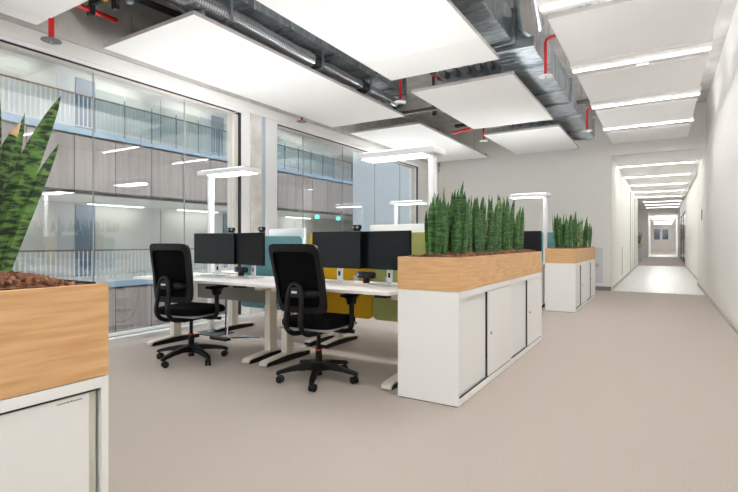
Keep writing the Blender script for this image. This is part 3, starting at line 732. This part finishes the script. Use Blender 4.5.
for k, (y, hh) in enumerate(zip(ys, hs)):
    lv = mk_leaves(16 if k < 3 else 13, 0.08 if k == 0 else 0.125 if k < 9 else 0.09, hh, 0.02 if k < 3 else 0.14, 0.062)
    if k == 1: lv.append((0.02, 0.0, 0.06, 0.10, 0.575, 0.045, False))
    plant(-1.38 + 0.03 * math.sin(k * 2.1), y, 0.99, lv, 'green snake plant in the middle planter, %s from its near end' % ORD[k], 'snake plants in the middle planter', seed=k)
for k, y in enumerate((8.25, 8.68, 9.1, 9.5, 9.92, 10.3)):
    plant(-1.37, y, 0.99, mk_leaves(18, 0.17, [0.58, 0.63, 0.62, 0.62, 0.61, 0.56][k], 0.06, 0.066), 'green snake plant in the far planter, %s from its near end' % ORD[k], 'snake plants in the far planter', seed=20 + k)
# foreground plants, shaped leaf by leaf
t = thing('snake_plant', 'large snake plant with broad banded leaves in the foreground planter', 'plant', (-1.42, 0.5, 1.0))
A = MB(); f0 = PI / 2 * 0.62
blade(A, (0, 0.018, 0), (0.0, 0.186, 0.502), 0.056, 0.007, (0, -0.016, 0), f0, 16, False, 0.42)
blade(A, (-0.04, 0.03, 0), (-0.05, 0.120, 0.447), 0.03, 0.006, (0, 0.0, 0), f0 + 0.3, 12, False, 0.5)
blade(A, (0.03, 0.035, 0.0), (0.01, 0.176, 0.368), 0.036, 0.006, (0, -0.012, 0), f0 - 0.2, 12, False, 0.5)
blade(A, (0.02, -0.02, 0), (0.02, 0.028, 0.50), 0.05, 0.006, (0, 0.002, 0), f0, 12, False, 0.5)
A.build('foliage', M['leaf_big'], t, True)
b2 = MB(); blade(b2, (-0.03, -0.02, 0), (0.0, 0.072, 0.375), 0.046, 0.007, (0, -0.012, 0), f0, 12, True)
lf = b2.build('cut_leaf', M['leaf_big'], t, True, label='leaf with a broken top')
b3 = MB(); b3.tube([(0.0, 0.072, 0.373), (0.001, 0.078, 0.386), (0.0, 0.084, 0.398), (0.002, 0.088, 0.408)], [0.010, 0.008, 0.004, 0.002], 8); b3.build('dry_tip', M['dry'], lf, True)
plant(-1.43, 0.28, 1.0, mk_leaves(8, 0.1, 0.5, 0.0, 0.065), 'snake plant at far left of the foreground planter, cut by the photo edge', None, 'leaf_big', 41)
# far lobby planter
t = thing('lobby_planter', 'small oak planter with a green plant in the lobby past the corridor', 'planter', (-1.35, 31.5, 0))
MB().box(-0.3, 0.3, -1.2, 1.2, 0, 0.78, 0.005).build('cabinet', M['hatch'], t)
MB().box(-0.3, 0.3, -1.2, 1.2, 0.782, 1.02, 0.005).build('wood_box', M['wood'], t)
A = MB()
for k in range(40):
    y = rnd.uniform(-1.1, 1.1); x_ = rnd.uniform(-0.2, 0.2)
    blade(A, (x_, y, 1.02), (x_ + rnd.uniform(-.1, .1), y + rnd.uniform(-.15, .15), 1.02 + rnd.uniform(0.35, 0.7)), 0.09, 0.006, (0, 0, 0), rnd.uniform(0.2, 1.2), 6)
A.build('foliage', M['leaf'], t, True)

# ------------------------------------------------------------------ desks
def desk(x0, x1, y0, label, flip=False, modesty=True, grp='white sit stand desks'):
    """user side at local -Y; origin at centre of the footprint"""
    w = x1 - x0; t = thing('sit_stand_desk', label, 'desk', ((x0 + x1) / 2, y0 + 0.4, 0), PI if flip else 0, grp)
    h = w / 2
    MB().box(-h, h, -0.4, 0.37, 0.716, 0.741, 0.003).build('desk_top', M['desk'], t)
    MB().box(-h + 0.06, h - 0.06, -0.02, 0.02, 0.68, 0.714).box(-h + 0.06, h - 0.06, 0.16, 0.2, 0.68, 0.714).build('frame_rail', M['leg'], t)
    for s in (-1, 1):
        xc = s * (h - 0.09)
        lg = MB().box(xc - 0.035, xc + 0.035, 0.0, 0.10, 0.0705, 0.50, 0.006).box(xc - 0.029, xc + 0.029, 0.007, 0.093, 0.50, 0.64, 0.004).box(xc - 0.045, xc + 0.045, -0.12, 0.25, 0.65, 0.714, 0.004).build('leg', M['leg'], t)
        MB().prism([(-0.285, 0.012), (-0.282, 0.036), (-0.25, 0.050), (0.0, 0.07), (0.1, 0.07), (0.33, 0.050), (0.34, 0.040), (0.1, 0.056), (0.0, 0.056), (-0.245, 0.037), (-0.262, 0.026), (-0.265, 0.012)], 'x', xc - 0.04, xc + 0.04).build('foot', M['leg'], lg)
        MB().prism([(-0.255, 0.0), (-0.255, 0.024), (-0.243, 0.0365), (0.0, 0.0555), (0.1, 0.0555), (0.338, 0.039), (0.338, 0.0)], 'x', xc - 0.037, xc + 0.037).build('foot_shade_body', M['plastic'], lg)  # black body stands in for the shaded gap under the white foot plate
    MB().box(h - 0.13, h - 0.03, -0.39, -0.31, 0.696, 0.714, 0.003).build('height_control', M['plastic'], t)
    if modesty: MB().box(-h + 0.18, h - 0.22, 0.27, 0.285, 0.47, 0.70, 0.002).build('modesty_panel', M['grey_felt'], t)
    return t
desk(-4.71, -3.115, 2.98, 'white desk near the window, behind the left chair')
desk(-3.085, -1.66, 2.98, 'white desk between the teal screen and the middle planter', modesty=False)
desk(-4.71, -3.115, 3.92, 'white desk facing the left desk from the other side', True)
desk(-3.085, -1.66, 3.92, 'white desk behind the yellow and olive screens', True, False)
desk(-3.14, -1.66, 7.98, 'white desk in the rear group beside the far planter', modesty=False)
desk(-4.63, -3.165, 7.98, 'white rear desk near the second window', modesty=False)

def screen_panel(x0, x1, y, z0, z1, m, label, edge=None, r=0.05, rcorners=(1, 1)):
    t = thing('desk_divider_screen', label, 'desk screen', ((x0 + x1) / 2, y, 0), 0, None)
    h = (x1 - x0) / 2
    def poly(g):
        P = []
        for (cx, cz, a0) in ((h - r, z1 - r, 0), (-h + r, z1 - r, 90), (-h + r, z0 + r, 180), (h - r, z0 + r, 270)):
            for k in range(6):
                a = math.radians(a0 + 18 * k); P.append((cx + (r - g) * math.cos(a), cz + (r - g) * math.sin(a)))
        return P
    MB().prism(poly(0.006 if edge else 0), 'y', -0.013, 0.013).build('felt_panel', m, t, True)
    if edge: MB().prism(poly(0), 'y', -0.009, 0.009).build('edge_band', edge, t, True)
    for s in (-0.55, 0.55):
        MB().box(s * h - 0.03, s * h + 0.03, -0.03, -0.013, 0.66, 0.78, 0.003).build('clamp', M['stand'], t)
YS = 3.835
screen_panel(-4.02, -3.135, YS, 0.38, 1.165, M['teal'], 'teal felt screen behind the left desk', M['teal_edge'])
screen_panel(-3.05, -2.31, YS, 0.38, 1.19, M['yellow'], 'mustard yellow felt screen behind the two right monitors')
screen_panel(-2.30, -1.56, YS, 0.38, 1.185, M['olive'], 'olive green felt screen next to the middle planter')
screen_panel(-2.6, -1.625, 8.83, 0.40, 1.27, M['teal'], 'far teal screen beyond the middle planter, left of far planter')
screen_panel(-3.1, -1.62, 10.0, 0.004, 1.29, M['teal'], 'rearmost teal screen just behind the far monitor')
screen_panel(-4.5, -3.2, 8.83, 0.40, 1.2, M['olive'], 'olive felt screen of the rear desk near the second window')

# monitors
def monitor(x, y, yaw_, label, grp, z=0.741, w=0.56, hh=0.325, zb=0.868, front='screen', back='bezel', group=None):
    t = thing('monitor', label, 'monitor', (x, y, z), yaw_, grp)
    a = zb - z
    MB().box(-w / 2, w / 2, -0.008, 0.022, a, a + hh, 0.004).build('housing', M[back], t)
    MB().box(-w / 2 + 0.004, w / 2 - 0.004, -0.0095, -0.008, a + 0.012, a + hh - 0.005).build('screen', M[front], t)
    st = MB().box(-0.03, 0.03, 0.05, 0.07, 0.012, a + 0.2, 0.006).box(-0.05, 0.05, 0.022, 0.05, a + 0.1, a + 0.2, 0.004).build('stand', M['silver'], t)
    MB().box(-0.012, 0.012, 0.049, 0.0505, a - 0.07, a - 0.03).build('cable_hole', M['plastic'], st)
    MB().box(-0.13, 0.13, -0.07, 0.11, 0.0, 0.012, 0.004).build('base', M['stand'], t)
R = math.radians
monitor(-4.08, 3.5, R(6), 'left one of the two dark monitors on the desk near the window', 'monitors on the two front desks')
monitor(-3.57, 3.5, R(-15), 'angled grey looking monitor in front of the teal screen', 'monitors on the two front desks', front='bezel')
monitor(-2.49, 3.5, R(-2), 'dark monitor standing before the yellow screen', 'monitors on the two front desks', w=0.54)
monitor(-1.985, 3.5, R(-13), 'dark monitor nearest to the middle planter, before the olive screen', 'monitors on the two front desks', w=0.54)
monitor(-3.60, 4.12, PI - R(10), 'white backed monitor seen over the teal screen', 'white backed monitors on the facing desks', zb=0.925, back='silver', w=0.62)
monitor(-2.18, 4.12, PI - R(10), 'white backed monitor seen over the olive screen', 'white backed monitors on the facing desks', zb=0.945, back='silver', w=0.72)
monitor(-2.05, 8.5, R(-4), 'dark monitor on the rear desk, just behind the plants', None, zb=0.93, w=0.58, hh=0.36)
def webcam(x, y, z, rz, label):
    t = thing('webcam', label, 'webcam', (x, y, z), rz)
    MB().box(-0.045, 0.045, -0.02, 0.02, 0.012, 0.055, 0.012).build('camera_body', M['plastic'], t, True)
    for s in (-0.024, 0.024): MB().cyl((s, -0.028, 0.033), (s, -0.019, 0.033), 0.012, 12).build('lens', M['slotm'], t, True)
    MB().box(-0.03, 0.03, -0.012, 0.018, 0.001, 0.012, 0.002).build('clip', M['plastic'], t)
webcam(-2.27, 3.5, 1.194, R(-3), 'black webcam on top of the monitor before the yellow screen')
webcam(-3.80, 3.48, 1.194, R(6), 'black webcam clipped between the two monitors near the window')
webcam(-3.33, 3.44, 1.194, R(-15), 'black webcam at the outer corner of the grey looking monitor')
def power(x, y, label):
    t = thing('power_socket', label, 'power socket', (x, y, 0.741), R(-12))
    MB().box(-0.10, 0.10, -0.03, 0.03, 0.04, 0.10, 0.02, 3).build('socket_body', M['plastic'], t, True)
    MB().cyl((0, 0, 0.0), (0, 0, 0.045), 0.03, 14).build('pedestal', M['plastic'], t, True)
    for s in (-0.035, 0.02): MB().cyl((s, -0.033, 0.07), (s, -0.029, 0.07), 0.021, 16).build('outlet', M['gap'], t, True)
    MB().box(-0.085, -0.062, -0.033, -0.029, 0.058, 0.085).build('usb_port', M['blue_led'], t)
power(-3.76, 3.58, 'black socket block with blue port under the monitors near the window')
power(-2.22, 3.58, 'black socket block with blue port under the monitors before the yellow screen')

# ------------------------------------------------------------------ floor lamps
def floor_lamp(x, y, label, s, L_=0.79):
    """s=+1: head reaches towards +X from the post, -1: towards -X"""
    t = thing('floor_lamp', label, 'floor lamp', (x, y, 0), 0, 'white office floor lamps')
    zt = 1.89
    MB().box(-0.03, 0.03, -0.03, 0.03, 0.012, zt, 0.008, 3).build('post', M['lamp_body'], t, True)
    MB().box(-0.16, 0.24, -0.15, 0.15, 0.0, 0.012, 0.003).build('base', M['lamp_base'], t)
    a, b = (-0.09, L_ - 0.09) if s > 0 else (-L_ + 0.07, 0.07)
    hd = MB().box(a, b, -0.13, 0.13, zt + 0.001, zt + 0.055, 0.006).build('lamp_head', M['lamp_body'], t)
    c, d = (0.06, b - 0.03) if s > 0 else (a + 0.03, -0.06)
    MB().box(c, d, -0.105, 0.105, zt - 0.003, zt + 0.001).build('diffuser', M['led_down'], hd)
    MB().box(a + 0.05, b - 0.05, -0.11, 0.11, zt + 0.055, zt + 0.059).build('uplight', M['led_up'], hd)
    MB().box(-0.035, 0.035, -0.035, 0.035, 0.03, 0.05, 0.002).build('post_collar', M['stand'], t)
floor_lamp(-4.66, 3.95, 'white floor lamp by the window behind the left desk', 1)
floor_lamp(-1.77, 3.99, 'white floor lamp behind the right desk at the middle planter', -1)
floor_lamp(-4.84, 8.98, 'small looking white floor lamp before the blue wall at second window', 1)
floor_lamp(-1.75, 8.75, 'white floor lamp rising behind the snake plants before the far wall', -1, 0.68)
floor_lamp(-1.77, -1.4, 'white floor lamp behind the camera near the aisle', -1)
floor_lamp(-4.66, -1.4, 'white floor lamp behind the camera near the window', 1)

# cable things on the floor
tag(MB().prism([(-0.05, 0.0), (-0.035, 0.012), (0.035, 0.012), (0.05, 0.0)], 'x', -4.18, -3.2).xf(Matrix.Translation((0, 3.99, 0))).build('cable_cover', M['hatch']), 'flat white cable cover on the carpet under the desks', 'cable cover')
t = thing('power_cable', 'loose black and white cables on the carpet below the left desk', 'cables', (-4.4, 3.85, 0))
MB().tube([(0.0, 0.1, 0.45), (0.02, 0.08, 0.2), (0.08, 0.02, 0.05), (0.2, -0.05, 0.012), (0.35, 0.1, 0.012), (0.5, 0.14, 0.012)], 0.008, 8).build('cable', M['cable'], t, True)
MB().tube([(0.05, 0.1, 0.45), (0.08, 0.06, 0.15), (0.16, -0.03, 0.03), (0.3, -0.08, 0.012), (0.42, 0.05, 0.012)], 0.007, 8).build('cable', M['silver'], t, True, label='white cable')
MB().box(0.02, 0.28, -0.16, -0.08, 0.0, 0.03, 0.004).build('power_strip', M['plastic'], t)

# ------------------------------------------------------------------ chairs
def smooth_path(pts, n=6):
    out = []; P = [Vector(p) for p in pts]; P = [P[0]] + P + [P[-1]]
    for i in range(1, len(P) - 2):
        for k in range(n):
            t_ = k / n
            out.append(0.5 * ((2 * P[i]) + (-P[i - 1] + P[i + 1]) * t_ + (2 * P[i - 1] - 5 * P[i] + 4 * P[i + 1] - P[i + 2]) * t_ ** 2 + (-P[i - 1] + 3 * P[i] - 3 * P[i + 1] + P[i + 2]) * t_ ** 3))
    out.append(P[-2]); return out
def back_y(x, z):   # lean and lumbar curve of the backrest
    u = (z - 0.56) / 0.50
    return -0.225 - LEAN[0] * u - 0.012 * math.sin(u * PI) * -1 + 0.06 * (x / 0.24) ** 2 * 0.5
LEAN = [0.1]
def chair(label, loc, rz, base_rot, group, lean):
    LEAN[0] = lean
    t = thing('office_chair', label, 'office chair', loc, rz, group)
    # star base
    m = MB()
    m.tube([(0, 0, 0.075), (0, 0, 0.085), (0, 0, 0.135), (0, 0, 0.15)], [0.03, 0.048, 0.048, 0.036], 20)
    cas = []
    for k in range(5):
        a = base_rot + 2 * PI * k / 5; c, s = math.cos(a), math.sin(a)
        rings = []
        for (r, z, hw, hh) in ((0.03, 0.112, 0.034, 0.03), (0.12, 0.116, 0.029, 0.022), (0.22, 0.102, 0.024, 0.017), (0.315, 0.082, 0.021, 0.013), (0.335, 0.074, 0.017, 0.010)):
            rings.append([(r * c - s * x, r * s + c * x, z + zz) for (x, zz) in ((-hw, -hh), (hw, -hh), (hw * 0.8, hh), (-hw * 0.8, hh))])
        m.loft(rings); cas.append((0.316 * c, 0.316 * s, a))
    m.build('star_base', M['plastic'], t, True)
    for (x, y, a) in cas:
        q = a + 1.1
        w_ = MB()
        dx, dy = math.cos(q) * 0.016, math.sin(q) * 0.016
        off = Vector((-math.sin(q) * 0.012, math.cos(q) * 0.012, 0))
        for s in (-1, 1):
            p0 = Vector((x + s * dx * 0.35, y + s * dy * 0.35, 0.029)) + off; p1 = Vector((x + s * dx * 1.6, y + s * dy * 1.6, 0.029)) + off
            w_.tube([p0, p0.lerp(p1, 0.2), p0.lerp(p1, 0.8), p1], [0.026, 0.029, 0.029, 0.024], 18)
        w_.cyl((x, y, 0.03), (x, y, 0.072), 0.010, 10)
        w_.build('caster', M['plastic'], t, True)
    g = MB().cyl((0, 0, 0.04), (0, 0, 0.25), 0.027, 18).cyl((0, 0, 0.25), (0, 0, 0.40), 0.016, 14).build('gas_column', M['plastic'], t, True)
    for z in (0.066, 0.238): MB().cyl((0, 0, z), (0, 0, z + 0.01), 0.0285, 18).build('ring', M['ring'], g, True, label='red ring')
    # mechanism and seat
    mm = MB().box(-0.07, 0.07, -0.16, 0.12, 0.375, 0.425, 0.014, 3).box(-0.16, 0.16, -0.02, 0.03, 0.40, 0.425, 0.006)
    mm.tube([(0.06, 0.03, 0.40), (0.2, 0.05, 0.395), (0.29, 0.06, 0.40)], [0.010, 0.010, 0.016], 8)
    mm.build('tilt_mechanism', M['plastic'], t, True)
    MB().box(-0.225, 0.225, -0.215, 0.24, 0.426, 0.446, 0.008).build('seat_pan', M['slotm'], t, True)
    rings = []
    for (z, e) in ((0.446, 0.012), (0.456, 0.0), (0.490, 0.0), (0.506, 0.012), (0.514, 0.04)):
        rg = []
        for k in range(40):
            a = 2 * PI * k / 40; n_ = 4.5
            cx, sy = math.cos(a), math.sin(a)
            x = math.copysign(abs(cx) ** (2 / n_), cx) * (0.245 - e); y = math.copysign(abs(sy) ** (2 / n_), sy) * (0.245 - e) + 0.01
            zz = z - (0.02 * max(0, (y - 0.15) / 0.1) ** 2 if z > 0.48 else 0.01 * max(0, (y - 0.15) / 0.1) ** 2)
            rg.append((x, y, zz))
        rings.append(rg)
    MB().loft(rings).build('seat', M['seat'], t, True)
    # backrest frame ring + mesh
    zc, hz = 0.825, 0.262
    def outline(k, n, inset_side, inset_top, inset_bot):
        a = 2 * PI * k / n; q = 9.0
        cx, sz = math.cos(a), math.sin(a)
        sx_ = math.copysign(abs(cx) ** (2 / q), cx); sz_ = math.copysign(abs(sz) ** (2 / q), sz)
        wv = (0.222 - 0.01 * (1 - (sz_ + 1) / 2) - inset_side) * sx_
        zv = zc + sz_ * (hz - (inset_top if sz_ > 0 else inset_bot))
        return wv, zv
    n = 56; ro = []; 
    fr = MB(); O1, I1, O2, I2 = [], [], [], []
    for k in range(n):
        x, z = outline(k, n, 0, 0, 0); xi, zi = outline(k, n, 0.036, 0.058, 0.05)
        yo, yi = back_y(x, z), back_y(xi, zi)
        O1.append(fr.bm.verts.new((x, yo + 0.004, z))); O2.append(fr.bm.verts.new((x, yo - 0.03, z)))
        I1.append(fr.bm.verts.new((xi, yi + 0.002, zi))); I2.append(fr.bm.verts.new((xi, yi - 0.034, zi)))
    for k in range(n):
        j = (k + 1) % n
        for A_, B_ in ((O1, I1), (I1, I2), (I2, O2), (O2, O1)):
            fr.bm.faces.new((A_[k], A_[j], B_[j], B_[k]))
    bk = fr.build('back_frame', M['plastic'], t, True)
    ms = MB(); G = []
    nx, nz = 12, 14
    for lay in (0.0, -0.006):
        g_ = []
        for i in range(nx + 1):
            row = []
            for j in range(nz + 1):
                z = zc - hz + 0.045 + (2 * hz - 0.098) * j / nz
                u = (z - (zc - hz)) / (2 * hz); hw = 0.222 - 0.01 * (1 - u) - 0.03
                x = -hw + 2 * hw * i / nx
                row.append(ms.bm.verts.new((x, back_y(x, z) - 0.010 + lay, z)))
            g_.append(row)
        for i in range(nx):
            for j in range(nz): ms.bm.faces.new((g_[i][j], g_[i + 1][j], g_[i + 1][j + 1], g_[i][j + 1]))
    ms.build('back_mesh', M['mesh'], t, True)
    # spine loop
    sp = MB()
    sp.tube(smooth_path([(-0.055, -0.10, 0.40), (-0.062, -0.26, 0.41), (-0.066, -0.345, 0.48), (-0.062, -0.335, 0.62), (-0.055, -0.325, 0.72), (-0.03, -0.322, 0.775), (0.0, -0.322, 0.788),
                         (0.03, -0.322, 0.775), (0.055, -0.325, 0.72), (0.062, -0.335, 0.62), (0.066, -0.345, 0.48), (0.062, -0.26, 0.41), (0.055, -0.10, 0.40)]), 0.019, 10)
    sp.box(-0.05, 0.05, -0.335, -0.305, 0.69, 0.765, 0.008)
    spo = sp.build('back_support', M['plastic'], t, True)
    MB().box(-0.024, 0.024, -0.3385, -0.335, 0.722, 0.738, 0.001).build('tag', M['tag'], spo, label='pale tag')
    MB().tube([(0.02, -0.275, 0.715), (0.06, -0.275, 0.715), (0.15, -0.27, 0.715), (0.18, -0.268, 0.715)], [0.02, 0.035, 0.03, 0.012], 12).build('lumbar_pad', M['plastic'], t, True)
    # armrests
    for s in (-1, 1):
        am = MB()
        am.tube(smooth_path([(s * 0.14, 0.0, 0.412), (s * 0.25, 0.0, 0.412), (s * 0.295, 0.0, 0.45), (s * 0.298, 0.0, 0.55), (s * 0.298, 0.0, 0.63)]), [0.020] * 24 + [0.022], 10)
        am.loft([[(s * 0.298 + dx * q, dy * r, z) for (dx, dy) in ((-0.022, -0.03), (0.022, -0.03), (0.022, 0.03), (-0.022, 0.03))] for (z, q, r) in ((0.62, 1, 1), (0.66, 1.1, 1.3), (0.682, 1.4, 2.2))])
        ao = am.build('armrest', M['plastic'], t, True)
        MB().box(s * 0.298 - 0.042, s * 0.298 + 0.042, -0.11, 0.12, 0.682, 0.706, 0.010, 3).build('arm_pad', M['seat'], ao, True)
    return t
chair('black mesh office chair at the left desk, nearer the window', (-3.75, 2.95, 0), R(9), R(60 - 9), 'black mesh office chairs', 0.055)
chair('black mesh office chair at the right desk, nearer the middle planter', (-2.345, 3.06, 0), R(5), R(10 - 5), 'black mesh office chairs', 0.135)

# ------------------------------------------------------------------ world and colour
wd = bpy.data.worlds.new('sky'); S.world = wd; wd.use_nodes = True
bg = wd.node_tree.nodes['Background']; bg.inputs[0].default_value = (0.95, 0.97, 1.0, 1); bg.inputs[1].default_value = 0.8
S.view_settings.view_transform = 'Standard'; S.view_settings.look = 'None'
S.view_settings.gamma = 1; S.view_settings.exposure = 1.75
S.view_settings.use_curve_mapping = False
S.cycles.max_bounces = 10; S.cycles.diffuse_bounces = 5; S.cycles.glossy_bounces = 4; S.cycles.transparent_max_bounces = 16
S.cycles.sample_clamp_indirect = 8.0; S.cycles.sample_clamp_direct = 4.0
S.cycles.use_denoising = True
